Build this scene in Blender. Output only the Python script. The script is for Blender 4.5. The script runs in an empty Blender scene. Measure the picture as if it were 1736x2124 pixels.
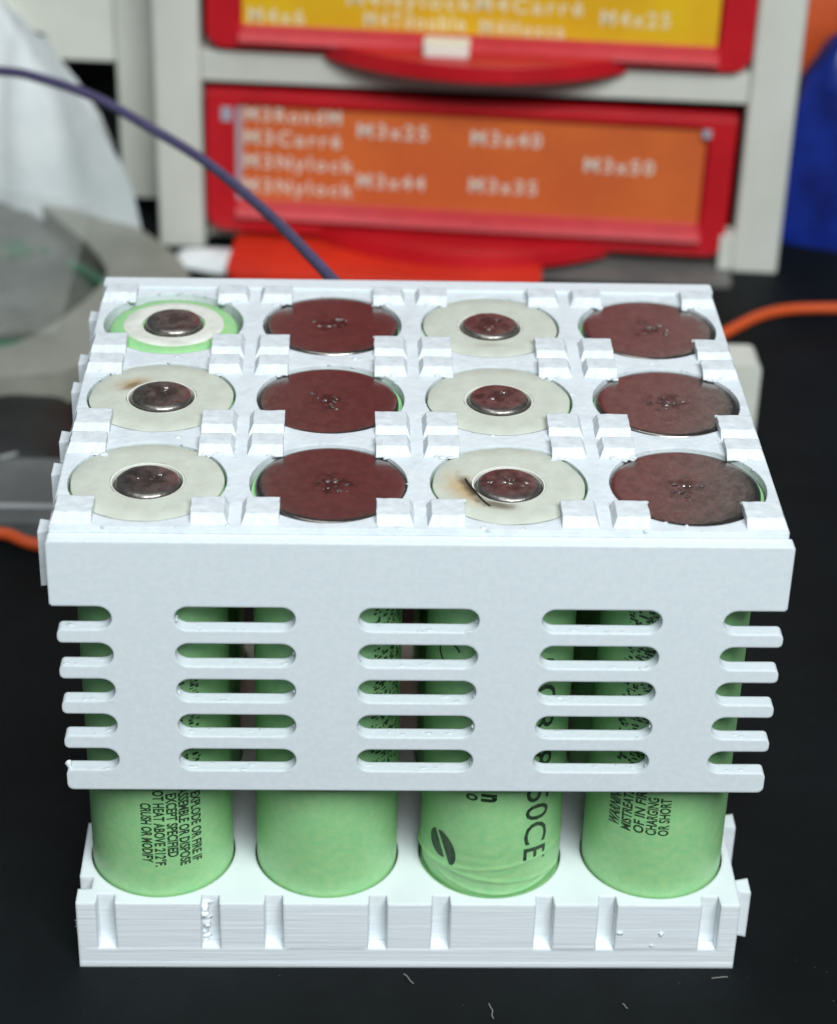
import bpy, bmesh, math, random
from mathutils import Vector, Matrix, noise
from mathutils.geometry import tessellate_polygon

S = 0.001                      # everything below is written in millimetres
R = math.radians
scene = bpy.context.scene
C = scene.collection
random.seed(7)

# ------------------------------------------------------------------ camera
cd = bpy.data.cameras.new('camera')
cam = bpy.data.objects.new('camera', cd)
C.objects.link(cam)
scene.camera = cam
cam.location = (-8.715*S, -223.518*S, 195.439*S)
cam.rotation_euler = (R(59.288), R(-1.448), R(-1.387))
cd.sensor_fit = 'HORIZONTAL'
cd.sensor_width = 36
cd.lens = 36*4512/1736
cd.clip_start = 0.01
cd.clip_end = 20
cd.dof.use_dof = True
cd.dof.focus_distance = 0.266
cd.dof.aperture_fstop = 31

# ------------------------------------------------------------------ light
w = bpy.data.worlds.new('World')
scene.world = w
w.use_nodes = True
w.node_tree.nodes['Background'].inputs[0].default_value = (0.75, 0.9, 1.0, 1)
w.node_tree.nodes['Background'].inputs[1].default_value = 0.13

def area(name, loc, target, sx, sy, power, col):
    l = bpy.data.lights.new(name, 'AREA')
    l.shape = 'RECTANGLE'; l.size = sx; l.size_y = sy
    l.energy = power; l.color = col
    o = bpy.data.objects.new(name, l)
    C.objects.link(o)
    o.location = loc
    o.rotation_euler = (Vector(target)-Vector(loc)).to_track_quat('-Z', 'Y').to_euler()
    return o
area('bench_lamp', (0.13, -0.48, 0.62), (0, 0.03, 0.04), 0.44, 0.34, 8.7, (0.915, 0.985, 1.0))
area('ceiling_lamp', (-0.15, 0.10, 1.25), (0, 0.05, 0.0), 0.7, 0.5, 2.2, (0.95, 0.99, 1.0))

scene.view_settings.view_transform = 'Standard'
scene.view_settings.look = 'None'
scene.view_settings.gamma = 1
scene.view_settings.exposure = 0.0
scene.render.engine = 'CYCLES'

# ------------------------------------------------------------------ materials
def mat(name, col, rough=0.5, col2=None, cscale=300, cstretch=(1, 1, 1), cspread=(0.4, 0.6),
        bump=0.0, bscale=2000, bstretch=(1, 1, 1), bdist=0.0001, metal=0.0, bevel=0.0, spec=0.5,
        trans=0.0, alpha=1.0, rvar=0.0, sss=0.0):
    m = bpy.data.materials.new(name)
    m.use_nodes = True
    nt = m.node_tree; N = nt.nodes; L = nt.links
    b = N['Principled BSDF']
    b.inputs['Base Color'].default_value = (*col, 1)
    b.inputs['Roughness'].default_value = rough
    b.inputs['Metallic'].default_value = metal
    b.inputs['Specular IOR Level'].default_value = spec
    b.inputs['Transmission Weight'].default_value = trans
    b.inputs['Alpha'].default_value = alpha
    if sss:
        b.inputs['Subsurface Weight'].default_value = sss
        b.inputs['Subsurface Radius'].default_value = (1, 1, 1)
        b.inputs['Subsurface Scale'].default_value = 0.0008
    tc = N.new('ShaderNodeTexCoord')
    if col2 is not None or rvar:
        mp = N.new('ShaderNodeMapping'); mp.inputs['Scale'].default_value = cstretch
        L.new(tc.outputs['Object'], mp.inputs['Vector'])
        nz = N.new('ShaderNodeTexNoise'); nz.inputs['Scale'].default_value = cscale
        nz.inputs['Detail'].default_value = 6; nz.inputs['Roughness'].default_value = 0.65
        L.new(mp.outputs['Vector'], nz.inputs['Vector'])
        mr = N.new('ShaderNodeMapRange')
        mr.inputs['From Min'].default_value = cspread[0]; mr.inputs['From Max'].default_value = cspread[1]
        L.new(nz.outputs['Fac'], mr.inputs['Value'])
        if col2 is not None:
            mx = N.new('ShaderNodeMix'); mx.data_type = 'RGBA'; mx.name = 'colmix'
            mx.inputs[6].default_value = (*col, 1); mx.inputs[7].default_value = (*col2, 1)
            L.new(mr.outputs[0], mx.inputs[0])
            L.new(mx.outputs[2], b.inputs['Base Color'])
        if rvar:
            r2 = N.new('ShaderNodeMapRange')
            r2.inputs['To Min'].default_value = max(0.02, rough-rvar); r2.inputs['To Max'].default_value = rough+rvar
            L.new(nz.outputs['Fac'], r2.inputs['Value'])
            L.new(r2.outputs[0], b.inputs['Roughness'])
    nrm = None
    if bevel:
        bv = N.new('ShaderNodeBevel'); bv.samples = 4
        bv.inputs['Radius'].default_value = bevel*S
        nrm = bv.outputs['Normal']
    if bump:
        mp2 = N.new('ShaderNodeMapping'); mp2.inputs['Scale'].default_value = bstretch
        L.new(tc.outputs['Object'], mp2.inputs['Vector'])
        n2 = N.new('ShaderNodeTexNoise'); n2.inputs['Scale'].default_value = bscale
        n2.inputs['Detail'].default_value = 5; n2.inputs['Roughness'].default_value = 0.6
        L.new(mp2.outputs['Vector'], n2.inputs['Vector'])
        bp = N.new('ShaderNodeBump'); bp.inputs['Strength'].default_value = bump
        bp.inputs['Distance'].default_value = bdist
        L.new(n2.outputs['Fac'], bp.inputs['Height'])
        if nrm: L.new(nrm, bp.inputs['Normal'])
        nrm = bp.outputs['Normal']
    if nrm: L.new(nrm, b.inputs['Normal'])
    return m

WHITE = (0.70, 0.745, 0.775)
M = {}
M['panel'] = mat('white_printed_plastic_smooth', WHITE, 0.38, (0.66, 0.71, 0.745), 1400, bump=0.10, bscale=420, bstretch=(1.0, 1, 3), bdist=0.0002, bevel=0.35)
M['plate'] = mat('white_printed_plastic', (0.66, 0.70, 0.73), 0.45, (0.57, 0.605, 0.645), 320, cspread=(0.45, 0.75), bump=0.5, bscale=900, bdist=0.0003, bevel=0.3)
M['layer'] = mat('white_printed_plastic_layered', (0.77, 0.81, 0.835), 0.42, (0.67, 0.705, 0.74), 150, cstretch=(0.35, 0.35, 9), cspread=(0.45, 0.8),
                 bump=0.3, bscale=200, bstretch=(0.3, 0.3, 9), bdist=0.0003, bevel=0.5)
M['lug'] = mat('white_rough_plastic', (0.66, 0.695, 0.72), 0.6, (0.53, 0.555, 0.59), 700, cspread=(0.4, 0.7), bump=0.45, bscale=1300, bdist=0.0003, bevel=0.22)
M['wrap'] = mat('green_shrink_wrap', (0.24, 0.555, 0.25), 0.38, (0.35, 0.60, 0.265), 900, cspread=(0.3, 0.7), bump=0.35, bscale=700, bdist=0.0002, spec=0.5)
M['ink'] = mat('black_ink', (0.012, 0.03, 0.014), 0.5, (0.03, 0.075, 0.03), 1500)
M['disc'] = mat('tarnished_nickel_disc', (0.30, 0.27, 0.25), 0.22, (0.235, 0.21, 0.195), 700, metal=1, rvar=0.06, bump=0.2, bscale=900, bdist=0.0002)
M['cap'] = mat('tarnished_nickel_cap', (0.40, 0.37, 0.34), 0.36, (0.26, 0.235, 0.215), 500, metal=1, rvar=0.1, bump=0.25, bscale=900, bdist=0.0003)
M['weld'] = mat('weld_spatter', (0.55, 0.50, 0.47), 0.3, (0.26, 0.22, 0.21), 1400, metal=1, bump=0.5, bscale=2500, bdist=0.0003)
M['ring'] = mat('cream_insulator_paper', (0.54, 0.56, 0.485), 0.6, (0.50, 0.51, 0.44), 350, bump=0.25, bscale=700, bdist=0.0003)
M['ringw'] = mat('white_insulator', (0.72, 0.72, 0.66), 0.5, (0.6, 0.6, 0.53), 300, bump=0.2, bscale=800)
M['table'] = mat('black_desk_mat', (0.0045, 0.0066, 0.0075), 0.6, (0.0024, 0.0035, 0.004), 25, bump=0.35, bscale=1800, bdist=0.0002, spec=0.16, rvar=0.18)
M['cabinet'] = mat('cream_white_plastic', (0.65, 0.65, 0.585), 0.45, (0.60, 0.60, 0.535), 40, bump=0.1, bscale=300, bevel=0.6)
M['red'] = mat('red_plastic', (0.55, 0.010, 0.018), 0.36, (0.48, 0.008, 0.015), 60, bevel=0.5, bump=0.1, bscale=200)
M['redgloss'] = mat('glossy_red_plastic', (0.55, 0.012, 0.022), 0.42, (0.48, 0.008, 0.015), 200, bump=0.25, bscale=300, spec=0.9, bevel=0.5)
M['shelf_shade'] = mat('shelf_shade_grey', (0.16, 0.155, 0.145), 0.5, (0.12, 0.115, 0.11), 80)  # pale bottom shelf in shadow, the shade put into the grey
M['redo'] = mat('orange_red_plastic', (0.72, 0.035, 0.012), 0.4, (0.62, 0.03, 0.012), 80, bevel=0.5)
M['label_o'] = mat('orange_label_card', (0.66, 0.145, 0.034), 0.45, (0.60, 0.12, 0.034), 40, spec=0.3)
M['label_y'] = mat('yellow_label_card', (0.76, 0.46, 0.015), 0.45, (0.70, 0.38, 0.015), 40, spec=0.3)
M['print'] = mat('pale_print', (0.74, 0.62, 0.52), 0.5)
M['printy'] = mat('pale_yellow_print', (0.78, 0.66, 0.42), 0.5)
M['paperedge'] = mat('grey_card_edge', (0.38, 0.36, 0.42), 0.6)
M['clip'] = mat('ivory_clip', (0.78, 0.76, 0.68), 0.4, bevel=0.5)
M['dark'] = mat('black_plastic', (0.008, 0.009, 0.009), 0.55, (0.013, 0.014, 0.014), 60)
M['bag'] = mat('white_film', (0.86, 0.88, 0.88), 0.3, (0.74, 0.78, 0.78), 40, bump=0.3, bscale=120, bdist=0.001)
M['tray'] = mat('smoky_clear_plastic', (0.30, 0.295, 0.25), 0.3, (0.22, 0.22, 0.185), 60, cspread=(0.35, 0.65), bump=0.4, bscale=120, bdist=0.001)
M['trayfloor'] = mat('dim_plastic_floor', (0.15, 0.15, 0.125), 0.35, (0.045, 0.055, 0.05), 45, cspread=(0.35, 0.65), bump=0.4, bscale=90, bdist=0.001)
M['film'] = mat('clear_film', (0.75, 0.76, 0.72), 0.16, alpha=0.16, bump=0.3, bscale=90, bdist=0.001, spec=0.9)
M['pcb'] = mat('green_circuit_board', (0.025, 0.15, 0.07), 0.4, (0.02, 0.09, 0.045), 150)
M['grey'] = mat('grey_plastic', (0.15, 0.155, 0.155), 0.4, (0.11, 0.115, 0.115), 60, bevel=0.5)
M['greyl'] = mat('pale_grey_plastic', (0.33, 0.34, 0.34), 0.4)
M['blue'] = mat('blue_plastic_film', (0.007, 0.026, 0.25), 0.32, (0.004, 0.012, 0.13), 60, bump=0.3, bscale=100, bdist=0.001)
M['orange'] = mat('orange_film', (0.60, 0.09, 0.015), 0.4, (0.5, 0.07, 0.012), 60)
M['wire_o'] = mat('orange_silicone', (0.62, 0.085, 0.018), 0.45)
M['wire_p'] = mat('purple_silicone', (0.085, 0.07, 0.155), 0.5, (0.07, 0.06, 0.13), 300)
M['dust'] = mat('dim_dust', (0.09, 0.095, 0.09), 0.9)
M['lint'] = mat('pale_lint', (0.20, 0.20, 0.18), 0.9)

def centre_soot(m, rad, col, s):
    """dark uneven welding soot round the middle of a metal end"""
    N = m.node_tree.nodes; L = m.node_tree.links
    b = N['Principled BSDF']; tc = [n for n in N if n.type == 'TEX_COORD'][0]
    sx = N.new('ShaderNodeVectorMath'); sx.operation = 'MULTIPLY'; sx.inputs[1].default_value = (1/(rad*S), 1/(rad*S), 0)
    L.new(tc.outputs['Object'], sx.inputs[0])
    ln = N.new('ShaderNodeVectorMath'); ln.operation = 'LENGTH'; L.new(sx.outputs[0], ln.inputs[0])
    oi = N.new('ShaderNodeObjectInfo')
    nz = N.new('ShaderNodeTexNoise'); nz.noise_dimensions = '4D'; nz.inputs['Scale'].default_value = 900; nz.inputs['Detail'].default_value = 6
    L.new(tc.outputs['Object'], nz.inputs['Vector'])
    mu = N.new('ShaderNodeMath'); mu.operation = 'MULTIPLY'; mu.inputs[1].default_value = 20
    L.new(oi.outputs['Random'], mu.inputs[0]); L.new(mu.outputs[0], nz.inputs['W'])
    ad = N.new('ShaderNodeMath'); ad.operation = 'MULTIPLY_ADD'; ad.inputs[1].default_value = 2.6
    L.new(nz.outputs['Fac'], ad.inputs[0]); L.new(ln.outputs['Value'], ad.inputs[2])
    mr = N.new('ShaderNodeMapRange'); mr.interpolation_type = 'SMOOTHSTEP'
    mr.inputs['From Min'].default_value = 2.0; mr.inputs['From Max'].default_value = 1.3; mr.inputs['To Max'].default_value = s
    L.new(ad.outputs[0], mr.inputs['Value'])
    mx = N.new('ShaderNodeMix'); mx.data_type = 'RGBA'
    L.new(N['colmix'].outputs[2], mx.inputs[6]); mx.inputs[7].default_value = (*col, 1)
    L.new(mr.outputs[0], mx.inputs[0]); L.new(mx.outputs[2], b.inputs['Base Color'])
centre_soot(M['disc'], 4.2, (0.10, 0.08, 0.075), .8)
centre_soot(M['cap'], 5.0, (0.10, 0.085, 0.08), .75)

def ring_scorched(name, spots):
    """cream paper with brown scorch stains at given local spots (x, y, radius mm, strength)"""
    m = M['ring'].copy(); m.name = name
    N = m.node_tree.nodes; L = m.node_tree.links
    b = N['Principled BSDF']; tc = [n for n in N if n.type == 'TEX_COORD'][0]
    src = N['colmix'].outputs[2]
    nz = N.new('ShaderNodeTexNoise'); nz.inputs['Scale'].default_value = 700; nz.inputs['Detail'].default_value = 5
    L.new(tc.outputs['Object'], nz.inputs['Vector'])
    for (x, y, ang, ra, rb, s, col) in spots:
        mp = N.new('ShaderNodeMapping'); mp.vector_type = 'TEXTURE'
        mp.inputs['Location'].default_value = (x*S, y*S, 0.0652)
        mp.inputs['Rotation'].default_value = (0, 0, ang)
        mp.inputs['Scale'].default_value = (ra*S, rb*S, 1)
        L.new(tc.outputs['Object'], mp.inputs['Vector'])
        ln = N.new('ShaderNodeVectorMath'); ln.operation = 'LENGTH'
        L.new(mp.outputs[0], ln.inputs[0])
        ad = N.new('ShaderNodeMath'); ad.operation = 'MULTIPLY_ADD'
        L.new(nz.outputs['Fac'], ad.inputs[0]); ad.inputs[1].default_value = 0.9
        L.new(ln.outputs['Value'], ad.inputs[2])
        mr = N.new('ShaderNodeMapRange'); mr.interpolation_type = 'SMOOTHSTEP'
        mr.inputs['From Min'].default_value = 1.6; mr.inputs['From Max'].default_value = 0.55
        mr.inputs['To Max'].default_value = s
        L.new(ad.outputs[0], mr.inputs['Value'])
        mx = N.new('ShaderNodeMix'); mx.data_type = 'RGBA'
        L.new(src, mx.inputs[6]); mx.inputs[7].default_value = (*col, 1)
        L.new(mr.outputs[0], mx.inputs[0])
        src = mx.outputs[2]
    L.new(src, b.inputs['Base Color'])
    return m

# ------------------------------------------------------------------ helpers
def new_mesh(name, verts, faces, m, smooth=None):
    me = bpy.data.meshes.new(name)
    bm = bmesh.new()
    vs = [bm.verts.new((v[0]*S, v[1]*S, v[2]*S)) for v in verts]
    for f in faces:
        try: bm.faces.new([vs[i] for i in f])
        except ValueError: pass
    bmesh.ops.recalc_face_normals(bm, faces=bm.faces)
    bm.to_mesh(me); bm.free()
    if m is not None: me.materials.append(m)
    if smooth is not None:
        for p in me.polygons: p.use_smooth = True
        if smooth < 179: me.set_sharp_from_angle(angle=R(smooth))
    return me

def put(name, me, parent=None, loc=(0, 0, 0), rot=(0, 0, 0)):
    o = bpy.data.objects.new(name, me)
    C.objects.link(o)
    o.location = [c*S for c in loc]; o.rotation_euler = rot
    if parent is not None: o.parent = parent
    return o

def tag(o, label, cat, group=None, kind=None):
    if label: o['label'] = label
    if cat: o['category'] = cat
    if group: o['group'] = group
    if kind: o['kind'] = kind
    return o

def thing(name, label, cat, loc=(0, 0, 0), rz=0, group=None):
    o = put(name, None, None, loc, (0, 0, rz))
    return tag(o, label, cat, group)

class G:
    """collects geometry"""
    def __init__(s): s.v = []; s.f = []
    def add(s, v, f):
        n = len(s.v); s.v += [tuple(p) for p in v]; s.f += [tuple(i+n for i in q) for q in f]; return s
    def mesh(s, name, m, smooth=None): return new_mesh(name, s.v, s.f, m, smooth)

def prism(loops, z0, z1, axis='z'):
    """loops[0] outer, the rest holes, 2D; extruded z0..z1 (axis z) or, axis 'y', 2D = (x, z) extruded in y"""
    pts = [p for l in loops for p in l]
    tris = tessellate_polygon([[Vector((p[0], p[1], 0)) for p in l] for l in loops])
    n = len(pts)
    if axis == 'z': v = [(x, y, z0) for x, y in pts]+[(x, y, z1) for x, y in pts]
    else: v = [(x, z0, y) for x, y in pts]+[(x, z1, y) for x, y in pts]
    f = [tuple(t) for t in tris]+[tuple(i+n for i in t) for t in tris]
    k = 0
    for l in loops:
        m_ = len(l)
        for i in range(m_):
            a, b = k+i, k+(i+1) % m_
            f.append((a, b, b+n, a+n))
        k += m_
    return v, f

def box(x0, x1, y0, y1, z0, z1):
    v = [(x, y, z) for z in (z0, z1) for y in (y0, y1) for x in (x0, x1)]
    return v, [(0, 1, 3, 2), (4, 5, 7, 6), (0, 1, 5, 4), (2, 3, 7, 6), (0, 2, 6, 4), (1, 3, 7, 5)]

def circle(cx, cy, r, n=64):
    return [(cx+r*math.cos(2*math.pi*i/n), cy+r*math.sin(2*math.pi*i/n)) for i in range(n)]

def rrect(x0, x1, y0, y1, r, n=6, corners=(1, 1, 1, 1)):
    out = []
    for (cx, cy, a, on) in ((x1-r, y1-r, 0, corners[0]), (x0+r, y1-r, 90, corners[1]), (x0+r, y0+r, 180, corners[2]), (x1-r, y0+r, 270, corners[3])):
        if on: out += [(cx+r*math.cos(R(a+90*i/n)), cy+r*math.sin(R(a+90*i/n))) for i in range(n+1)]
        else: out.append((cx+(r if a in (0, 270) else -r), cy+(r if a in (0, 90) else -r)))
    return out

def lathe(profile, n=64, wob=None):
    v = []; f = []
    for (r, z) in profile:
        for i in range(n):
            a = 2*math.pi*i/n
            rr, zz = (r, z) if wob is None else wob(r, z, a)
            v.append((rr*math.cos(a), rr*math.sin(a), zz))
    for k in range(len(profile)-1):
        for i in range(n):
            j = (i+1) % n
            f.append((k*n+i, k*n+j, (k+1)*n+j, (k+1)*n+i))
    return v, f

def tube(pts, r, n=12, sub=8):
    P = [Vector(p) for p in pts]
    path = []
    for i in range(len(P)-1):
        p0, p1, p2, p3 = P[max(i-1, 0)], P[i], P[i+1], P[min(i+2, len(P)-1)]
        for k in range(sub):
            t = k/sub
            path.append(0.5*((2*p1)+(-p0+p2)*t+(2*p0-5*p1+4*p2-p3)*t*t+(-p0+3*p1-3*p2+p3)*t**3))
    path.append(P[-1])
    v = []; f = []
    up = Vector((0.13, 0.21, 0.97)).normalized()
    for i, p in enumerate(path):
        d = (path[min(i+1, len(path)-1)]-path[max(i-1, 0)]).normalized()
        a = d.cross(up).normalized(); b = a.cross(d)
        for k in range(n):
            t = 2*math.pi*k/n
            v.append(p+a*math.cos(t)*r+b*math.sin(t)*r)
    for i in range(len(path)-1):
        for k in range(n):
            j = (k+1) % n
            f.append((i*n+k, i*n+j, (i+1)*n+j, (i+1)*n+k))
    m_ = len(path)-1
    f.append(tuple(range(n))[::-1]); f.append(tuple(m_*n+k for k in range(n)))
    return v, f

def blob(c, r, sz=(1, 1, 1), seed=0, amp=0.35, n=6, m_=10):
    v = []; f = []
    for i in range(n+1):
        th = math.pi*i/n
        for k in range(m_):
            ph = 2*math.pi*k/m_
            d = Vector((math.sin(th)*math.cos(ph), math.sin(th)*math.sin(ph), math.cos(th)))
            q = r*(1+amp*noise.noise(d*1.7+Vector((seed*3.1, seed*1.7, 0))))
            v.append((c[0]+d.x*q*sz[0], c[1]+d.y*q*sz[1], c[2]+d.z*q*sz[2]))
    for i in range(n):
        for k in range(m_):
            j = (k+1) % m_
            f.append((i*m_+k, i*m_+j, (i+1)*m_+j, (i+1)*m_+k))
    return v, f

def text_geo(s, bold=0.0, shear=0.0, space=1.0):
    """letters of a string as flat geometry, size 1 (font units), returns verts2d, faces, width, cap"""
    cu = bpy.data.curves.new('t', 'FONT'); cu.body = s; cu.size = 1.0; cu.offset = bold; cu.shear = shear; cu.space_character = space
    cu.resolution_u = 3
    o = bpy.data.objects.new('t', cu)
    me = bpy.data.meshes.new_from_object(o)
    v = [(p.co.x, p.co.y) for p in me.vertices]; f = [tuple(p.vertices) for p in me.polygons]
    bpy.data.objects.remove(o); bpy.data.curves.remove(cu); bpy.data.meshes.remove(me)
    xs = [p[0] for p in v]
    return v, f, min(xs), max(xs)

def cyl_print(g, geo, cap, length, ang, z, way, r):
    """wrap lettering on a cylinder. way 'down': reads downwards ending at z, letter tops to the right;
    'up': reads upwards starting at z, letter tops to the left. ang in degrees, 0 faces -y"""
    v, f, x0, x1 = geo
    sx = length/(x1-x0); sy = cap/0.69
    bm = bmesh.new()
    vs = [bm.verts.new(((p[0]-x0)*sx, (p[1]-0.345)*sy, 0)) for p in v]
    for q in f:
        try: bm.faces.new([vs[i] for i in q])
        except ValueError: pass
    if cap > 2:
        for k in range(-5, 6):
            bmesh.ops.bisect_plane(bm, geom=bm.verts[:]+bm.edges[:]+bm.faces[:], plane_co=(0, k*cap/8, 0), plane_no=(0, 1, 0))
    bm.verts.ensure_lookup_table(); bm.verts.index_update()
    V = []
    for p in bm.verts:
        x, y = p.co.x, p.co.y
        if way == 'down': zz = z+(length-x); a = R(ang)+y/r
        else: zz = z+x; a = R(ang)-y/r
        V.append((r*math.sin(a), -r*math.cos(a), zz))
    F = [tuple(q.index for q in fc.verts) for fc in bm.faces]
    bm.free()
    g.add(V, F)

# ------------------------------------------------------------------ the desk
desk = put('desk', new_mesh('desk', *box(-700, 700, -300, 900, -20, 0), M['table']))
tag(desk, None, None, kind='structure')

# ------------------------------------------------------------------ battery holder
P = 21.386; HR = 9.386; CR = 9.2
XW = 42.45; YF = -10.67; YB = 2*P+10.67
GR = 6.65; GW = 1.2; GD = 1.75
COLS = [(i-1.5)*P for i in range(4)]; ROWS = [j*P for j in range(3)]

def outline(front=True, side=0):
    """plate outline with dovetail grooves along the front (and back) and on one side (-1 left, 1 right)"""
    def notch(c): return [(c-GW, 0), (c-GW+.1, GD), (c+GW-.1, GD), (c+GW, 0)]
    o = []
    for c in COLS:                                           # front, left to right
        for s in (-GR, GR):
            if front: o += [(x, YF+d) for x, d in notch(c+s)]
    o = [(-XW, YF)]+o+[(XW, YF)]
    if side == 1:
        for c in ROWS:
            for s in (-GR, GR): o += [(XW-d, y) for y, d in notch(c+s)]
    o.append((XW, YB)); o.append((-XW, YB))
    if side == -1:
        for c in reversed(ROWS):
            for s in (GR, -GR): o += [(-XW+d, y) for y, d in reversed(notch(c+s))]
    return o
holes = [circle(x, y, HR) for x in COLS for y in ROWS]

def strings(g, spots, seed):
    rnd = random.Random(seed)
    for (x, y, z, r) in spots:
        g.add(*blob((x, y, z), r, (rnd.uniform(.8, 1.8), rnd.uniform(.6, 1.2), rnd.uniform(.5, .9)), rnd.random()*50, 0.7))

# base plate (grooves on the front and left side, tabs on the right)
base = thing('battery_base_plate', 'white printed base plate with grooved front standing on the black desk', 'holder')
g = G()
g.add(*prism([outline(False)], 0.0, 0.9))
g.add(*prism([outline(False)]+holes, 0.9, 3.2))
g.add(*prism([outline(True, -1)]+holes, 3.2, 10.69))
rnd = random.Random(3)
sp = [(-26.3+rnd.uniform(-.3, .5), YF+1.5+rnd.uniform(-.3, .5), 3.5+k*0.6, rnd.uniform(.4, .7)) for k in range(11)]
sp += [(-42.5, YF+0.6, 5.4+k*.5, .16) for k in range(5)]
sp += [(27.2, YF+0.03, 6.0, .32), (32.6, YF+0.03, 5.9, .3), (31.5, YF+.02, 3.9, .16)]
strings(g, sp, 5)
put('plate', g.mesh('base_plate', M['layer'], 30), base)
tabprof = [(-1.05, 0), (-1.5, 1.75), (1.5, 1.75), (1.05, 0)]
tabme = G().add(*prism([[(d, y) for y, d in tabprof]], 0, 7.4)).mesh('dovetail_tab', M['layer'])
tabme_l = G().add(*prism([[(-d, y) for y, d in tabprof]], 0, 7.4)).mesh('dovetail_tab_mirrored', M['plate'])
for c in ROWS:
    for s in (-GR, GR): put('dovetail_tab', tabme, base, (XW-0.02, c+s, 3.2))

# top plate
top = thing('battery_top_plate', 'white printed holder plate with corner lugs gripping the tops of the cells', 'holder', (0, 0, 56.9))
TZ = 66.6-56.9
g = G()
g.add(*prism([outline(True, 1)]+holes, 0, 7.4))
g.add(*prism([outline(False)]+holes, 7.4, TZ))
rnd = random.Random(11)
sp = []
for x in COLS:
    for y in ROWS:
        for k in range(9):
            a = rnd.uniform(0, 6.28)
            rr = HR+rnd.uniform(-.05, .25)
            sp.append((x+rr*math.cos(a), y+rr*math.sin(a), TZ-rnd.uniform(0.0, .15), rnd.uniform(.08, .2)))
        for k in range(3):
            sp.append((x+rnd.uniform(-10, 10), y-10.4+rnd.uniform(-.3, .3), TZ, rnd.uniform(.1, .25)))
strings(g, sp, 6)
put('plate', g.mesh('top_plate', M['plate'], 30), top)
for c in ROWS:
    for s in (-GR, GR): put('dovetail_tab', tabme_l, top, (-XW+0.02, c+s, 0))

def lug_mesh(k, near, sx, far_edge):
    """corner lug; near=True is the camera-side lug of a cell. local origin = cell centre on the plate's face"""
    rnd = random.Random(k)
    j = lambda a=.14: rnd.uniform(-a, a)
    xi, xo, xb = 5.6, 9.45, 9.95
    if far_edge: xo, xb = 9.9, 10.3
    if near: yt0, yt1, yb0, yb1 = -5.3, -9.0, -5.2, -10.0
    else: yt0, yt1, yb0, yb1 = 10.05, 7.3, 10.1, 6.3
    h = 1.0; zb = -0.12
    n = 5
    v = []; f = []
    # grid of the top with ragged border, then skirts
    for a in range(n+1):
        for b in range(n+1):
            u = a/n; w_ = b/n
            x = xi+(xo-xi)*u; y = yt0+(yt1-yt0)*w_
            e = (a in (0, n)) or (b in (0, n))
            v.append((sx*(x+(j(.06) if e else 0)), y+(j(.06) if e else 0), h+j(.03)))
    for a in range(n):
        for b in range(n):
            i = a*(n+1)+b
            f.append((i, i+1, i+n+2, i+n+1))
    ring_ = [a*(n+1) for a in range(n+1)]+[n*(n+1)+b for b in range(1, n+1)]+[a*(n+1)+n for a in range(n-1, -1, -1)]+[b for b in range(n-1, 0, -1)]
    mid = []; low = []
    for i in ring_:
        a, b = divmod(i, n+1); u = a/n; w_ = b/n
        x = xi+(xb-xi)*u; y = yb0+(yb1-yb0)*w_
        rag = j(.22) if (not near and b == n) else j(.04)
        v.append((sx*x+j(.06), y+rag, 0.02)); mid.append(len(v)-1)
        v.append((sx*x, y+rag, zb)); low.append(len(v)-1)
    m_ = len(ring_)
    for i in range(m_):
        k2 = (i+1) % m_
        f.append((ring_[i], ring_[k2], mid[k2], mid[i]))
        f.append((mid[i], mid[k2], low[k2], low[i]))
    f.append(tuple(low))
    g = G().add(v, f)
    if not near:                                             # ragged print drips along the lip
        for q in range(5):
            g.add(*blob((sx*rnd.uniform(5.7, 8.4), 6.35+j(.25), -.05+j(.12)), rnd.uniform(.22, .42), (1.3, .8, .6), rnd.random()*40, .6))
    elif rnd.random() < .4:
        g.add(*blob((sx*(5.65), -5.3, .75), rnd.uniform(.2, .38), (1, .8, .8), rnd.random()*40, .5))
    return g.mesh('retaining_lug', M['lug'], 28)
k = 0
variants = {}
for i, x in enumerate(COLS):
    for jr, y in enumerate(ROWS):
        for near in (True, False):
            for sx in (-1, 1):
                k += 1
                fe = (i == 0 and sx == -1) or (i == 3 and sx == 1)
                put('retaining_lug', lug_mesh(k, near, sx, fe), top, (x, y, TZ))

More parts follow.
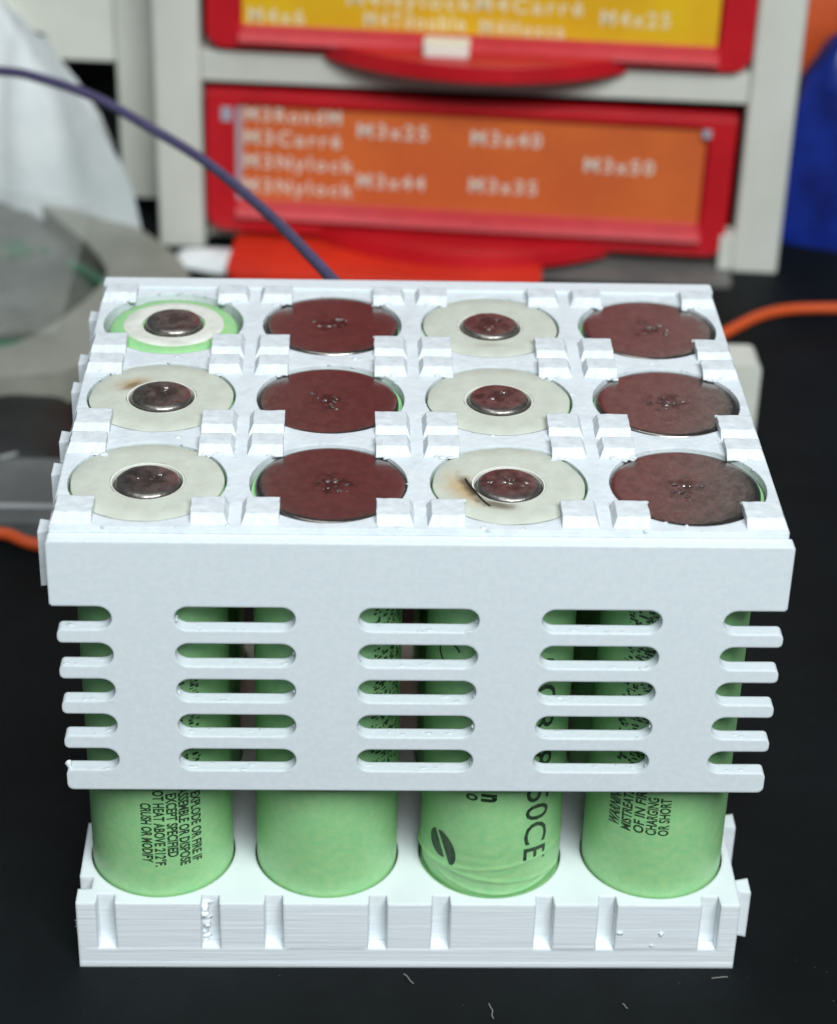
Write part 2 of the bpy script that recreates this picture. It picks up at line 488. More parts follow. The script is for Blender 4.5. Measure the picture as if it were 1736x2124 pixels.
# slotted front panel + its twin behind
def panel_mesh(name, m, plain=False):
    xl, xr = -42.7, 42.9
    z0, z1 = 0.0, 65.82-30.49
    s1 = 57.07-30.49; pitch = 5.088; sh = 3.3; hl = 7.05; end = 35.6
    slots = [(s1-k*pitch-sh, s1-k*pitch) for k in range(5)]
    def arc(cx, cz, r, a0, a1, n=8): return [(cx+r*math.cos(R(a0+(a1-a0)*i/n)), cz+r*math.sin(R(a0+(a1-a0)*i/n))) for i in range(n+1)]
    o = []
    # right edge going up, with open slots
    xf = xr-0.05
    lo = z0
    o += arc(xf-0.8, z0+0.8, 0.8, -90, 0, 4)
    for (a, b) in reversed(slots):
        o += arc(xf-0.6, a-0.6, 0.6, 0, 90, 4)
        r = sh/2
        o += arc(end+r, a+r, r, 270, 90, 10)
        last = (a, b) == slots[0]
        if not last: o += arc(xf-0.6, b+0.6, 0.6, -90, 0, 4)
        else: o += [(xr-0.3, b), (xr, b+0.3)]
    o += [(xr, z1-0.2), (xr-0.2, z1), (xl+0.2, z1), (xl, z1-0.2)]
    xf = xl+0.65
    for (a, b) in slots:
        first = (a, b) == slots[0]
        if first: o += [(xl, b+0.3), (xl+0.3, b)]
        else: o += arc(xf+0.6, b+0.6, 0.6, 180, 270, 4)
        r = sh/2
        o += arc(-end-r, a+r, r, 90, -90, 10)
        o += arc(xf+0.6, a-0.6, 0.6, 90, 180, 4)
    o += arc(xf+0.8, z0+0.8, 0.8, 180, 270, 4)
    hs = []
    for c in (-P, 0, P):
        for (a, b) in slots: hs.append(rrect(c-hl, c+hl, a, b, sh/2-0.02, 8))
    g = G().add(*prism([o]+hs, -12.63, -10.72, 'y'))
    rnd = random.Random(21)
    for c in (-P, 0, P, -P*2+.5, P*2-.5):
        for (a, b) in slots:
            for q in range(7):
                xx = c+rnd.uniform(-6.3, 6.3)
                if abs(xx) > 41.5: continue
                g.add(*blob((xx, rnd.uniform(-12.5, -11.1), a+rnd.uniform(-.02, .06)), rnd.uniform(.06, .2), (rnd.uniform(1, 2.4), 1, .4), rnd.random()*60, .6))
            for q in range(2):
                s_ = rnd.choice((-1, 1)) if abs(c) < 30 else (1 if c < 0 else -1)
                g.add(*blob((c+s_*(hl-.25), rnd.uniform(-12.4, -11.2), a+rnd.uniform(.4, 2.2)), rnd.uniform(.12, .26), (.7, 1, 1.2), rnd.random()*60, .6))
    g.add(*blob((-41.9, -11.7, slots[4][0]+.25), .42, (1, .8, 1.3), 4, .5))
    return g.mesh(name, m, 30)
pm = panel_mesh('vent_panel', M['panel'])
fp = put('vent_panel', pm, None, (0, 0, 30.49))
tag(fp, 'white slotted vent panel with five rows of slots clipped over the printed cells', 'panel')
rs = put('rear_strip', G().add(*prism([rrect(-42.6, 42.6, 0, 3.0, .4, 3)], 0, 8.95)).mesh('rear_strip', M['panel'], 30), None, (0, YB+.03, 58.0))
tag(rs, 'narrow white strip along the back edge of the holder, facing the drawers', 'strip')

# ------------------------------------------------------------------ cells
CH = 65.52
RW = 9.15
def wrap_profile(kind):
    pr = [(0.0, 0.0), (8.6, 0.0), (8.95, 0.12), (RW, 0.5), (RW, 8.0), (RW, 11.5), (RW, 14), (RW, 30), (RW, CH-1.4), (RW, CH-0.9)]
    if kind == 'neg': pr += [(9.0, CH-.88), (0.0, CH-0.88)]
    elif kind == 'pos': pr += [(9.05, CH-.3), (8.9, CH-.12), (8.3, CH-0.05), (4.7, CH-0.06), (4.7, CH-1.6), (0.0, CH-1.6)]
    return pr
wrap_me = {}
def wob3(r, z, a):
    # shrink-wrap creases near the foot of one cell
    t = a+math.pi/2
    zz = z
    rr = r
    if 9.0 < z < 17 and r > 9:
        d1 = z-(13.6+1.5*math.sin(t*1.0+0.5)); d2 = z-(11.9+0.9*math.cos(t*1.3-0.8)); d3 = z-(11.2+1.2*math.sin(t*1.7))
        rr += 0.11*math.exp(-(d1/.28)**2)+0.15*math.exp(-(d2/.3)**2)+0.12*math.exp(-(d3/.25)**2)-0.28*max(0, (12.4-z)/3.0)
        rr += 0.05*noise.noise(Vector((math.cos(a)*4, math.sin(a)*4, z*1.1)))
    return rr, zz
for kind in ('neg', 'pos'):
    wrap_me[kind] = G().add(*lathe(wrap_profile(kind), 72)).mesh('wrap_'+kind, M['wrap'], 40)
pr3 = [q for q in wrap_profile('pos') if not 8 < q[1] < 29]
pr3 = pr3[:5]+[(RW, 9.0+k*0.2) for k in range(41)]+pr3[5:]
wrap_me['creased'] = G().add(*lathe(pr3, 96, wob3)).mesh('wrap_creased', M['wrap'], 60)
# bare-ended cell whose wrap folds over the top in an uneven collar
def wobg(r, z, a):
    if z > CH-1.6 and r < 8.2: r += 0.45*noise.noise(Vector((math.cos(a)*1.6, math.sin(a)*1.6, 2.0)))+0.12*math.sin(7*a)
    return r, z
RG = 8.7
prg = [(0, 0), (8.6, 0), (RG, .4), (RG, 8), (RG, CH-1.2), (RG-.08, CH-.8), (RG-.35, CH-.42), (RG-1.0, CH-.18), (6.9, CH-.1), (6.4, CH-.1), (6.35, CH-.3), (0, CH-.3)]
wrap_me['collar'] = G().add(*lathe(prg, 96, wobg)).mesh('wrap_collar', M['wrap'], 40)

disc_me = G().add(*lathe([(0.0, CH-.02), (3.0, CH-.02), (6.8, CH-.02), (8.2, CH-.03), (8.6, CH-.06), (8.88, CH-.13), (9.04, CH-.32), (9.1, CH-.9)], 72)).mesh('end_disc', M['disc'], 60)
def washer(r0, r1, z, th, seed, chips=0.12):
    def wb(r, zz, a):
        e = chips*noise.noise(Vector((math.cos(a)*3, math.sin(a)*3, seed)))
        return r+e*(1 if r > 6 else .5), zz+0.06*noise.noise(Vector((r*math.cos(a)*.4, r*math.sin(a)*.4, seed+5)))
    return lathe([(r0, z-th), (r0, z), ((r0+r1)/2, z+.03), (r1-.15, z), (r1, z-.08), (r1, z-th)], 80, wb)
cap_pr = lambda r, z: [(0.0, z+.0), (r*.55, z+.02), (r*.82, z), (r*.90, z-.05), (r*.96, z-.15), (r*.99, z-.27), (r, z-.42), (r+.03, z-.75), (r+.35, z-.95), (r+.9, z-1.0)]
def cap_mesh(r, z, seed):
    def wb(rr, zz, a): return rr, zz+0.05*noise.noise(Vector((rr*math.cos(a)*.8, rr*math.sin(a)*.8, seed)))
    return G().add(*lathe(cap_pr(r, z), 56, wb)).mesh('terminal_cap', M['cap'], 40)
M['capbed'] = mat('dark_recess_metal', (0.42, 0.40, 0.36), 0.3, (0.2, 0.19, 0.17), 900, metal=1)

def welds(seed, n, spread, z, kind):
    rnd = random.Random(seed); g = G()
    for q in range(n):
        a = rnd.uniform(0, 6.28); d = spread*math.sqrt(rnd.random())
        r = rnd.uniform(.14, .32)
        x, y = d*math.cos(a), d*math.sin(a)*.8
        g.add(*blob((x, y, z), r, (1.4, 1.0, .3), rnd.random()*90, .6, 5, 8))
        if rnd.random() < .5:
            for t in range(3): g.add(*blob((x+rnd.uniform(-.8, .8), y+rnd.uniform(-.6, .6), z), r*.45, (1, 1, .5), rnd.random()*90, .8, 4, 6))
    return g.mesh('weld_marks', M['weld'], 60)
labels = {
 (0, 0): 'cell with cream ring and warning print running down, behind panel at the tabbed end',
 (1, 0): 'plain green cell with dark flat end next to the slotted panel, no print below it',
 (2, 0): 'creased green cell with leaf emblem and scorched cream ring beside the slotted panel',
 (3, 0): 'dark flat-ended cell with warning print running up, behind panel at the smooth end',
 (0, 1): 'middle-row cell with cream ring, brown stain and dull grey cap by the tabs',
 (1, 1): 'middle-row dark flat cell end beside the brown-stained cream ring',
 (2, 1): 'middle-row cell with cream ring and clean shiny maroon-reflecting cap',
 (3, 1): 'middle-row dark flat cell end at the smooth side of the holder',
 (0, 2): 'cell with bright green collar around a white ring and grey cap',
 (1, 2): 'dark flat cell end beside the green-collared cell, in the row facing the drawers',
 (2, 2): 'cell with cream ring and dark cap in the row facing the drawers',
 (3, 2): 'dark flat cell end at the corner of the holder facing the drawers',
}
ring_mats = {
 (0, 0): ring_scorched('ring_paper_a', [(1.2, 4.0, 0, .9, .6, .55, (.30, .22, .10))]),
 (0, 1): ring_scorched('ring_paper_b', [(-4.1, 3.4, .6, 3.4, 1.9, .6, (.36, .20, .055)), (-3.9, 3.0, .7, 2.4, .8, .7, (.14, .08, .025))]),
 (2, 0): ring_scorched('ring_paper_c', [(-5.2, -1.2, -1.15, 5.0, 2.8, .7, (.46, .27, .075)), (-4.4, -1.2, -1.2, 4.6, 1.2, .95, (.03, .02, .012)), (-1.6, -4.7, -.4, 3.2, 1.4, .85, (.11, .085, .045))]),
 (2, 1): M['ring'], (2, 2): ring_scorched('ring_paper_d', [(0, -5.6, 0, 3.0, .9, .5, (.36, .34, .27))]),
}
font_cache = {}
def tg(s, bold=0.012, shear=0.0, space=1.0):
    key = (s, bold, shear, space)
    if key not in font_cache: font_cache[key] = text_geo(*key)
    return font_cache[key]
RP = RW+0.035
def microprint(g, ang, z0, z1, h, seed):
    """illegible small print: dense little strokes"""
    rnd = random.Random(seed)
    z = z0
    while z < z1:
        for q in range(rnd.choice((2, 3))):
            a0 = R(ang)+rnd.uniform(-.5, .5)*h/RP; da = rnd.uniform(.15, .5)*h/RP
            dz = rnd.uniform(.1, .42)
            V = []
            for (aa, zz) in ((a0, z), (a0+da, z), (a0+da, z+dz), (a0, z+dz)):
                V.append((RP*math.sin(aa), -RP*math.cos(aa), zz))
            g.add(V, [(0, 1, 2, 3)])
        z += rnd.choice((.36, .42, .5)) if rnd.random() < .85 else .9

cellz = 0.92
for i, x in enumerate(COLS):
    for j, y in enumerate(ROWS):
        pos = i in (0, 2)
        kind = 'pos' if pos else 'neg'
        if (i, j) == (0, 2): kind = 'collar'
        if (i, j) == (2, 0): kind = 'creased'
        c = thing('battery_cell', labels[(i, j)], 'battery', (x, y, cellz), 0, 'lithium cells in the white holder')
        wrap = put('wrap', wrap_me[kind], c)
        sd = i*7+j*3+1
        if not pos:
            disc = put('end_disc', disc_me, c, rot=(R(random.uniform(-.5, .5)), R(random.uniform(-.4, .4)), random.uniform(0, 6)))
            put('weld_marks', welds(sd, 9, 2.6, CH+.02, 'n'), disc)
        else:
            if kind == 'collar':
                put('insulator_ring', G().add(*washer(4.25, 6.75, CH-.03, .2, sd)).mesh('ring_small', M['ringw'], 40), c)
                put('terminal_cap', cap_mesh(3.75, CH+.62, sd), c)
            else:
                ring = put('insulator_ring', G().add(*washer(4.45, 9.05, CH+.1, .16, sd)).mesh('ring_paper', ring_mats[(i, j)], 40), c)
                put('ring_lip', G().add(*lathe([(4.42, CH-.1), (4.4, CH+.09), (4.2, CH+.05), (4.12, CH-.5)], 60)).mesh('ring_lip', M['ringw'], 40), ring)
                cap = put('terminal_cap', cap_mesh(3.85, CH+(.55 if j else .3), sd), c)
                zz = CH+(.55 if j else .3)
                put('weld_marks', welds(sd, 4 if (i, j) in ((0, 0), (2, 1)) else (7 if (i, j) == (2, 0) else 3), 2.2, zz+.03, 'p'), cap)
        if (i, j) == (2, 0):                                 # torn black edge of the scorched paper
            g = G()
            g.add(*tube([(-5.1, 1.2, CH+.1), (-4.75, -.2, CH+.12), (-4.1, -1.7, CH+.14), (-3.5, -3.4, CH+.12), (-2.5, -5.2, CH+.1)], .14, 6, 4))
            put('burnt_edge', g.mesh('burnt_edge', M['dark'], 60), ring)
        # ------- print on the row behind the panel
        if j == 0:
            g = G()
            z_ = lambda v: v-cellz
            if i == 0:
                for s, a, zend, n in (('CRUSH OR MODIFY', -6.9, 16.15, 15), ('DO NOT HEAT ABOVE 212\u00b0F.', 3.2, 15.5, 24), ('EXCEPT SPECIFIED', 13.3, 16.9, 16),
                                      ('DISASSEMBLE OR DISPOSE', 22.9, 15.3, 22), ('MAY EXPLODE OR FIRE IF', 33.2, 15.4, 22)):
                    cyl_print(g, tg(s, .03), 1.28, n*0.63, a, z_(zend), 'down', RP)
                for a in (22.9, 33.2): microprint(g, a, z_(31), z_(46), 1.2, int(a))
            if i == 3:
                for s, a, zst, n, sh in (('WARNING', -43.8, 20.9, 7, .25), ('MISTREATED', -32.3, 20.7, 10, .05), ('OF IN FIRE', -21.8, 20.8, 10, .05),
                                         ('CHARGING', -11.8, 20.8, 8, 0), ('OR SHORT', -2.0, 20.8, 8, 0)):
                    cyl_print(g, tg(s, .04 if a < -40 else .028, sh), 1.5 if a < -40 else 1.28, n*(.85 if a < -40 else .74), a, z_(zst), 'up', RP)
                for a in (-43.8, -34, -26): microprint(g, a, z_(31), z_(55), 1.25, int(-a))
            if i == 2:
                cyl_print(g, tg('CGR18650CE', .004, .12), 3.5, 31.5, 34.5, z_(15.3), 'down', RP+.02)
                cyl_print(g, tg('o', .02), 2.1, 1.05, -18.5, z_(25.9), 'down', RP+.02)
                cyl_print(g, tg('n', .05), 2.5, 1.25, -4.5, z_(26.0), 'down', RP+.02)
                # leaf emblem: a slanted oval split by a pale stroke
                for half in (-1, 1):
                    pts = []
                    n = 14
                    for q in range(n+1):
                        t = math.pi*q/n
                        pts.append((half*(.25+1.75*math.sin(t)), 2.6*math.cos(t)*(1 if half > 0 else .8)-half*.35))
                    V = []
                    for (px, pz) in pts:
                        ca, sa = math.cos(R(24)), math.sin(R(24))
                        u = px*ca-pz*sa; v_ = px*sa+pz*ca
                        a = R(-46.5)+u/RP
                        V.append(((RP+.05)*math.sin(a), -(RP+.05)*math.cos(a), z_(16.9)+v_))
                    g.add(V, [tuple(range(len(V)))])
                # arc of a round emblem seen through a slot
                V = []
                for q in range(25):
                    t = R(30+300*q/24)
                    for rr in (1.9, 1.6):
                        a = R(-46)+rr*math.cos(t)/RP
                        V.append(((RP+.02)*math.sin(a), -(RP+.02)*math.cos(a), z_(46.5)+rr*math.sin(t)))
                g.add(V, [(2*q, 2*q+1, 2*q+3, 2*q+2) for q in range(24)])
            if i == 1:
                for a in (40, 49, 58, 68): microprint(g, a, z_(29), z_(56), 1.15, a)
            put('lettering', g.mesh('lettering', M['ink']), wrap)

# ------------------------------------------------------------------ drawer cabinet
cab = thing('drawer_cabinet', 'cream drawer cabinet with red drawers standing behind the battery holder', 'cabinet', (-50.19, 219.44, 0), math.atan2(-0.08024, 0.99678))
CHT = 252.0; CD = 110.0
lp = G().add(*prism([rrect(0, 10.2, 0, 8, 1.0, 3)], 0.0, CHT)).mesh('post', M['cabinet'], 30)
put('post', lp, cab, (0, 0, 0)); put('post', lp, cab, (125.3, 0, 0))
put('post', lp, cab, (0, CD-8, 0)); put('post', lp, cab, (125.3, CD-8, 0))
sd_ = G().add(*box(0, 2, 8, CD-8, 2, CHT)).mesh('side_panel', M['cabinet'])
put('side_panel', sd_, cab, (0.5, 0, 0)); put('side_panel', sd_, cab, (133.0, 0, 0))
put('back_panel', G().add(*box(2.6, 132.9, CD-4, CD-2, 2, CHT)).mesh('back_panel', M['cabinet']), cab)
sh_ = G().add(*prism([rrect(10.25, 125.25, 0.5, CD-9, .5, 2)], 0, 6.6)).mesh('shelf', M['cabinet'], 30)
PITCH = 41.0
put('shelf', G().add(*prism([rrect(10.25, 125.25, 4, CD-9, .5, 2)], 0, 2.4)).mesh('shelf_low', M['cabinet'], 30), cab, (0, 0, 1.2))
put('shaded_shelf_front', G().add(*prism([rrect(78, 125.0, -9, 3.9, 1, 3)], 0, 1.0)).mesh('shaded_shelf_front', M['shelf_shade'], 30), cab)  # front of the bottom shelf, painted grey for the shade under the drawer
put('inner_strip', G().add(*box(122.2, 125.2, -2, 3.5, 1.2, 9)).mesh('inner_strip', M['cabinet'], 30), cab)
NB = 6
for k in range(NB):
    put('shelf', sh_, cab, (0, 0, 38.0+k*PITCH))

def flat_text(g, s, x0, x1, zc, cap, y, bold=.03):
    v, f, a, b = tg(s, 0.02, 0.0, 1.3)
    sx = (x1-x0)/(b-a); sy = cap/.69
    g.add([(x0+(p[0]-a)*sx, y, zc+(p[1]-.33)*sy) for p in v], f)

def drawer(x0, x1, z0, z1, label_mat=None, words=(), pm_=None, lab=None, tilt=0.0, lbl=None, clip=False, card_edge=False):
    d = put('drawer', None, cab, (x0, 0, z0), (0, R(tilt), 0))
    if lbl: d['label'] = lbl
    W_, H_ = x1-x0, z1-z0
    # front: rounded plate with a proud frame
    put('front', G().add(*prism([rrect(0, W_, 0, H_, 4, 5, (0, 0, 1, 1))], 0.5, 4, 'y')).mesh('drawer_front', M['red'], 30), d)
    lx0, lx1, lz0, lz1 = lab if lab else (6, W_-6.5, 6.5, H_-3.5)
    put('frame', G().add(*prism([rrect(0.15, W_-.15, 0.15, H_-.15, 3.9, 5, (0, 0, 1, 1)), rrect(lx0-.6, lx1+.6, lz0-.5, lz1+.5, 1.5, 4)], -1.4, 0.48, 'y')).mesh('drawer_frame', M['red'], 30), d)
    # sloping sill under the card
    v = [(lx0-.6, .4, lz0+.5), (lx1+.6, .4, lz0+.5), (lx1+.6, -3.6, lz0-2.9), (lx0-.6, -3.6, lz0-2.9), (lx0-.6, .4, lz0-3.6), (lx1+.6, .4, lz0-3.6)]
    put('sill', new_mesh('sill', v, [(0, 1, 2, 3), (3, 2, 5, 4), (0, 3, 4), (1, 2, 5), (0, 1, 5, 4)], M['redgloss']), d)
    # tray
    g = G()
    g.add(*box(1, W_-1, 4.02, CD-12, 1, 2.5)); g.add(*box(1, 2.5, 4.02, CD-12, 2.5, H_-6)); g.add(*box(W_-2.5, W_-1, 4.02, CD-12, 2.5, H_-6)); g.add(*box(1, W_-1, CD-12, CD-10.5, 1, H_-6))
    put('tray', g.mesh('drawer_tray', M['red']), d)
    # crescent handle
    hw = 31.5; hc = W_/2-.3; dp = 11.0
    Rr = (hw*hw+dp*dp)/(2*dp); am = math.asin(hw/Rr)
    arcp = [(hc+Rr*math.sin(-am+2*am*i/28), (Rr-dp)-Rr*math.cos(-am+2*am*i/28)-1.0) for i in range(29)]
    put('handle', G().add(*prism([arcp], -1.2, 2.4)).mesh('handle', M['red'], 30), d)
    if label_mat:
        put('label_card', G().add(*prism([rrect(lx0, lx1, lz0, lz1, .4, 2)], -0.1, 0.3, 'y')).mesh('label_card', label_mat, 30), d)
        g = G()
        for (s, a, b, zc) in words: flat_text(g, s, a-x0, b-x0, zc-z0, 3.1, -0.16)
        put('lettering', g.mesh('lettering', pm_), d)
        if card_edge:
            for bb in ((lx0-1.3, lx0+.6, -.35, -.2, lz0, lz1), (lx0-3.6, lx0-1.3, -1.75, -1.5, lz1-3.5, lz1-.4), (lx1-1.0, lx1+.8, -1.75, -1.5, lz1-1.6, lz1+.2)):
                put('card_edge', G().add(*box(*bb)).mesh('card_edge', M['paperedge']), d)
    if clip:
        g = G().add(*prism([rrect(57.2-x0, 66.8-x0, -7.5, -1.6, .8, 3)], 2.45, 4.9))
        put('clip', g.mesh('clip', M['clip']), d)
    return d
drawer(10.9, 123.4, 4.9, 36.1, M['label_o'],
       (('M3RondM', 19.2, 39.7, 31.4), ('M3Carr\u00e9', 19.1, 39.7, 26.2), ('M3Nylock', 19.0, 42.6, 20.8), ('M3Nylock', 18.9, 42.6, 15.2),
        ('M3x25', 43.3, 58.2, 29.0), ('M3x44', 43.5, 58.0, 17.6), ('M3x40', 67.5, 82.5, 28.7), ('M3x35', 67.6, 82.1, 18.0), ('M3x50', 91.9, 106.7, 24.0)),
       M['print'], (7.0, 106.2, 6.9, 28.7), 0.6, 'red drawer with an orange label card listing screw sizes', card_edge=True)
drawer(11.6, 125.0, 45.9, 77.6, M['label_y'],
       (('M4x6', 20.5, 32.1, 52.9), ('M4Tdouble', 44.6, 65.5, 53.2), ('M4Hexca', 68.6, 86.0, 52.7), ('M4x25', 93.3, 107.6, 55.9), ('M4NylockM4Carr\u00e9', 41.0, 89.6, 57.6)),
       M['printy'], (7.6, 106.0, 5.0, 28.0), 0.4, 'red drawer with a yellow label card and a white clip on its handle', clip=True)
for k in range(2, NB):
    drawer(11.3, 124.2, 4.9+k*PITCH+.2, 36.6+k*PITCH+.2, lbl=None)

# neighbouring frame on the left with an empty dark bay
nb = thing('storage_frame', 'cream frame with an empty black bay beside the red drawers', 'frame', (-60.0, 238.0, 0), R(-4.6))
put('post', G().add(*prism([rrect(0, 9.0, 0, 8, 1.0, 3)], 3.5, 130)).mesh('frame_post', M['cabinet'], 30), nb)
put('beam', G().add(*prism([rrect(-70, -.05, 0.6, 60, 1.0, 3)], 35.0, 62)).mesh('frame_beam', M['cabinet'], 30), nb)
put('bay', G().add(*box(-70, -0.05, 30, 32, 0.3, 34.9)).add(*box(-70, -.05, 2, 30, 0.3, 1.0)).mesh('bay', M['dark']), nb)
put('side_panel', G().add(*box(.2, 7, 8.1, 60, 0.3, 130)).mesh('frame_side', M['dark']), nb)

# ------------------------------------------------------------------ things on the desk around the holder
def mound(poly, height, seed, fold=1.0, rings=14, dens=5, centre=None, prof=0.5):
    """closed crumpled heap over a star-shaped footprint"""
    pts = []
    for i in range(len(poly)):
        a = Vector(poly[i]); b = Vector(poly[(i+1) % len(poly)])
        for k in range(dens): pts.append(a.lerp(b, k/dens))
    c = Vector(centre) if centre else sum(pts, Vector((0, 0)))/len(pts)
    n = len(pts); v = []; f = []
    for r in range(rings+1):
        s = 1-r/rings*0.985
        for p in pts:
            q = c+(p-c)*s
            h = height*max(0, 1-s*s)**prof
            if r: h += fold*(noise.noise(Vector((q.x*.09, q.y*.09, seed)))*1.6+abs(noise.noise(Vector((q.x*.16, q.y*.16, seed+7))))*2.2)*min(1, (1-s)*4)
            jx = fold*.8*noise.noise(Vector((q.x*.12, q.y*.12, seed+20))); 
            v.append((q.x+jx, q.y+jx*.6, max(0.05 if r else 0.0, h)))
    for r in range(rings):
        for i in range(n):
            j = (i+1) % n
            f.append((r*n+i, r*n+j, (r+1)*n+j, (r+1)*n+i))
    f.append(tuple(range(n))); f.append(tuple(rings*n+i for i in range(n)))
    return v, f
def mound_obj(name, poly, h, m, seed, label, cat, **kw):
    cx = sum(p[0] for p in poly)/len(poly); cy = sum(p[1] for p in poly)/len(poly)
    o = put(name, G().add(*mound([(p[0]-cx, p[1]-cy) for p in poly], h, seed, **kw)).mesh(name, m, 60), None, (cx, cy, 0))
    return tag(o, label, cat)
mound_obj('plastic_bag', [(-145, 240), (-105, 234), (-84, 227), (-66, 221), (-52, 211), (-57, 222), (-70, 237), (-80, 256), (-88, 270), (-145, 275)], 48, M['bag'], 3,
          'crumpled shiny white plastic bag beside the empty black bay', 'bag', fold=2.6, prof=.62)

# smoky clear tray with scraps of circuit board in it
tr = thing('plastic_tray', 'smoky clear plastic tray with a thick pale rim by the white bag', 'tray', (-85, 200, 0))
def soft(poly, it=2):
    for _ in range(it):
        q = []
        for i in range(len(poly)):
            a = Vector(poly[i]); b = Vector(poly[(i+1) % len(poly)])
            q += [tuple(a.lerp(b, .25)), tuple(a.lerp(b, .75))]
        poly = q
    return poly
loc = soft([(p[0]+85, p[1]-200) for p in ((-132, 312), (-112, 290), (-93, 270), (-66, 230), (-38, 190), (-46, 170), (-58, 148), (-66, 141), (-132, 143))])
inn0 = [(p[0]+85, p[1]-200) for p in ((-127, 280), (-106, 264), (-91, 249), (-74, 221), (-57, 192), (-60, 178), (-70, 157), (-78, 153), (-127, 154))]
inn = soft(inn0)
put('rim', G().add(*prism([loc, inn], 0, 7)).mesh('tray_rim', M['tray'], 30), tr)
v, f = mound(soft([(p[0]*.99, p[1]*.99) for p in inn0]), 2.6, 9, fold=.9, dens=1)
put('floor', G().add(v, f).mesh('tray_floor', M['trayfloor'], 60), tr, (0, 0, 3.6))
lidme = G(); nx = 28
lv = []; lf = []
for a_ in range(nx+1):
    for b_ in range(nx+1):
        xx = -42+70*a_/nx; yy = -44+100*b_/nx
        lv.append((xx, yy, 9.0+1.5*noise.noise(Vector((xx*.07, yy*.07, 3)))+.8*noise.noise(Vector((xx*.2, yy*.2, 8)))))
clipped = [i for i, p in enumerate(lv) if p[1] < 70-1.45*(p[0]+8)-6 and p[0] < 22+.6*p[1]*0]
ok = set(clipped)
for a_ in range(nx):
    for b_ in range(nx):
        q = (a_*(nx+1)+b_, a_*(nx+1)+b_+1, (a_+1)*(nx+1)+b_+1, (a_+1)*(nx+1)+b_)
        if all(i in ok for i in q): lf.append(q)
put('film', lidme.add(lv, lf).mesh('tray_film', M['film'], 60), tr)
def scrap(poly, z, label):
    cx = sum(p[0] for p in poly)/len(poly); cy = sum(p[1] for p in poly)/len(poly)
    o = put('circuit_board', G().add(*prism([[(p[0]-cx, p[1]-cy) for p in poly]], 0, 1.2)).mesh('circuit_board', M['pcb'], 30), None, (cx, cy, z))
    tag(o, label, 'circuit board', 'green circuit board scraps in the tray')
scrap([(-90, 205), (-78, 208), (-72, 203), (-76, 199), (-90, 196)], 4.6, 'large green circuit board scrap in the smoky tray near the white bag')
scrap([(-74, 202), (-73, 204), (-55, 184), (-56, 182)], 5.2, 'thin green circuit board strip lying diagonally in the smoky tray')
scrap([(-78, 158), (-72, 160), (-69, 156), (-72, 152), (-78, 151)], 5.0, 'small green circuit board scrap at the tray edge near the black pouch')

pouch = thing('pouch', 'black plastic pouch with a pale welded seam, beside the grey bar', 'pouch', (-80, 130, 0))
put('body', G().add(*mound([(-40, 16), (-8, 17), (10, 12), (19, 14), (22, 0), (19, -11), (-40, -11)], 4.5, 14, fold=.5)).mesh('pouch_body', M['dark'], 60), pouch)
put('seam', G().add(*tube([(-30, -12.2, .8), (2, -12.2, 1.0), (10, -9.8, 2.0), (20, -3, 1.2)], .4, 8)).mesh('pouch_seam', M['greyl'], 60), pouch)
bar = thing('plastic_bar', 'flat grey plastic bar with a pale ridge lying beside the black pouch', 'bar', (-90, 104.5, 0))
put('body', G().add(*prism([rrect(-40, 34, -9.5, 12.5, 2, 4)], 0, 3.5)).mesh('bar_body', M['grey'], 30), bar)
put('ridge', G().add(*tube([(-40, -4.5, 3.6), (0, -4.5, 3.7), (33, -4.6, 3.6)], .55, 8)).mesh('bar_ridge', M['greyl'], 60), bar)

mound_obj('plastic_bag', [(85, 228), (97, 221), (125, 214), (140, 235), (135, 262), (96, 262), (87, 250)], 46, M['blue'], 31,
          'crumpled dark blue plastic bag beside the cabinet post', 'bag', fold=4.0, prof=.5)
mound_obj('plastic_bag', [(88, 272), (120, 268), (150, 270), (150, 300), (110, 305), (90, 295)], 62, M['orange'], 37,
          'orange plastic bag behind the dark blue bag', 'bag', fold=1.4, prof=.35)
lid = put('flat_box', G().add(*prism([rrect(-31, 36, -10, 12, 3, 4)], 0, 3.2)).mesh('flat_box', M['redo'], 30), None, (-3.0, 206, 0), (0, 0, R(-4.6)))
tag(lid, 'flat orange-red plastic box lying under the bottom drawer handle', 'box')
ps = mound_obj('paper_scrap', [(-47, 209), (-38, 205), (-31, 203), (-29, 212), (-34, 215), (-46, 214)], 2.5, M['bag'], 44,
          'small crumpled white paper scrap at the foot of the cabinet post', 'paper', fold=.4)
blk = thing('plastic_block', 'upright cream plastic block standing behind the smooth side of the holder', 'block', (51.8, 136, 0))
put('body', G().add(*prism([rrect(-16, 15.8, 0, 16.5, 1.6, 5, (1, 1, 0, 0))], -4, 4, 'y')).mesh('block_body', M['cabinet'], 30), blk)

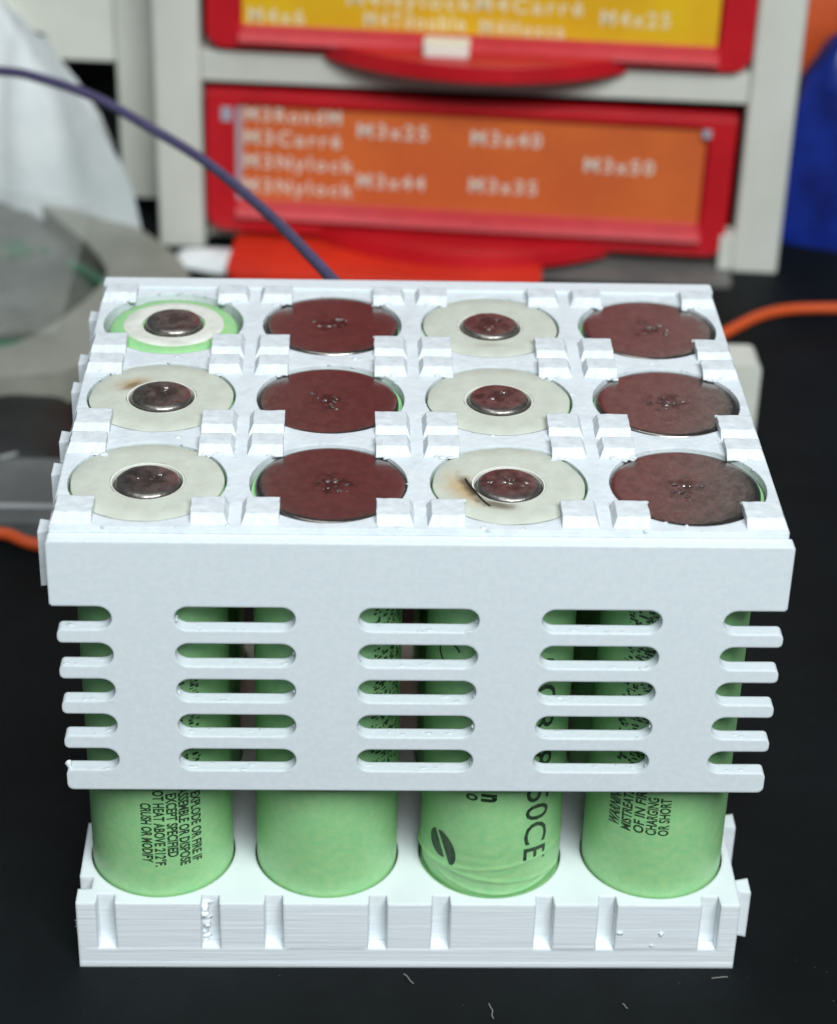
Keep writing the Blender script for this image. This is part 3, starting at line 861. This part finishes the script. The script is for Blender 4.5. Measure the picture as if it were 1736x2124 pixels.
pw = put('wire', G().add(*tube([(-8, 56.4, 59), (-8.6, 62, 61.5), (-11.2, 70, 61.1), (-14.6, 80, 60.3), (-21.2, 100, 58.1), (-32.7, 125, 56.9), (-44.5, 140, 57.9), (-53.9, 150, 59.0), (-63.4, 158, 59.2), (-73.1, 165, 58.4), (-92.8, 175, 54), (-130, 185, 30), (-150, 190, 1.0)], 0.9, 14)).mesh('purple_wire', M['wire_p'], 60))
tag(pw, 'thin purple wire arching from the back of the holder past the cabinet', 'wire')
ow = put('wire', G().add(*tube([(-140, 92, 1.2), (-100, 93, 1.5), (-80, 93, 2.0), (-67, 92, 3), (-60.4, 89.1, 2.6), (-45, 88, 1.3), (0, 110, 1.2), (40, 148, 1.4), (60, 163.5, 3), (67.7, 170.6, 4), (78.6, 180.4, 4), (93, 185, 3), (120, 188, 1.2), (150, 187, 1.2)], 1.1, 14)).mesh('orange_wire', M['wire_o'], 60))
tag(ow, 'thick orange wire running along the desk behind the holder', 'wire')

# lint on the desk
def lint(x, y, l, ang, label, seed):
    rnd = random.Random(seed)
    pts = []; px, py = 0, 0; a = ang
    for k in range(5):
        pts.append((px, py, .12+rnd.uniform(0, .12)))
        a += rnd.uniform(-.6, .6); px += l/4*math.cos(a); py += l/4*math.sin(a)
    o = put('lint_fibre', G().add(*tube(pts, .07, 5, 3)).mesh('lint_fibre', M['lint'], 60), None, (x, y, 0))
    tag(o, label, 'lint', 'lint on the desk')
lint(-0.6, -12.0, 2.2, -1.2, 'pale lint fibre touching the foot of the grooved base plate', 1)
lint(39.4, -12.8, 2.2, -.1, 'bright straight lint fibre off the corner of the base plate', 2)
lint(10.2, -17.4, 2.8, -1.4, 'curved pale lint fibre lying alone on the black desk', 3)
lint(27.3, -17.4, 1.1, -.3, 'short bent speck of lint lying on the black desk', 4)
g = G(); rnd = random.Random(77)
for q in range(70):
    x = rnd.uniform(-60, 75); y = rnd.uniform(-22, 90)
    if -44 < x < 45 and -12 < y < 58: continue
    g.add(*blob((x, y, .05), rnd.uniform(.03, .08), (1.3, 1, .6), q, .5, 4, 6))
tag(put('desk_dust', g.mesh('desk_dust', M['dust'])), 'tiny pale dust specks scattered over the black desk', 'dust', kind='stuff')
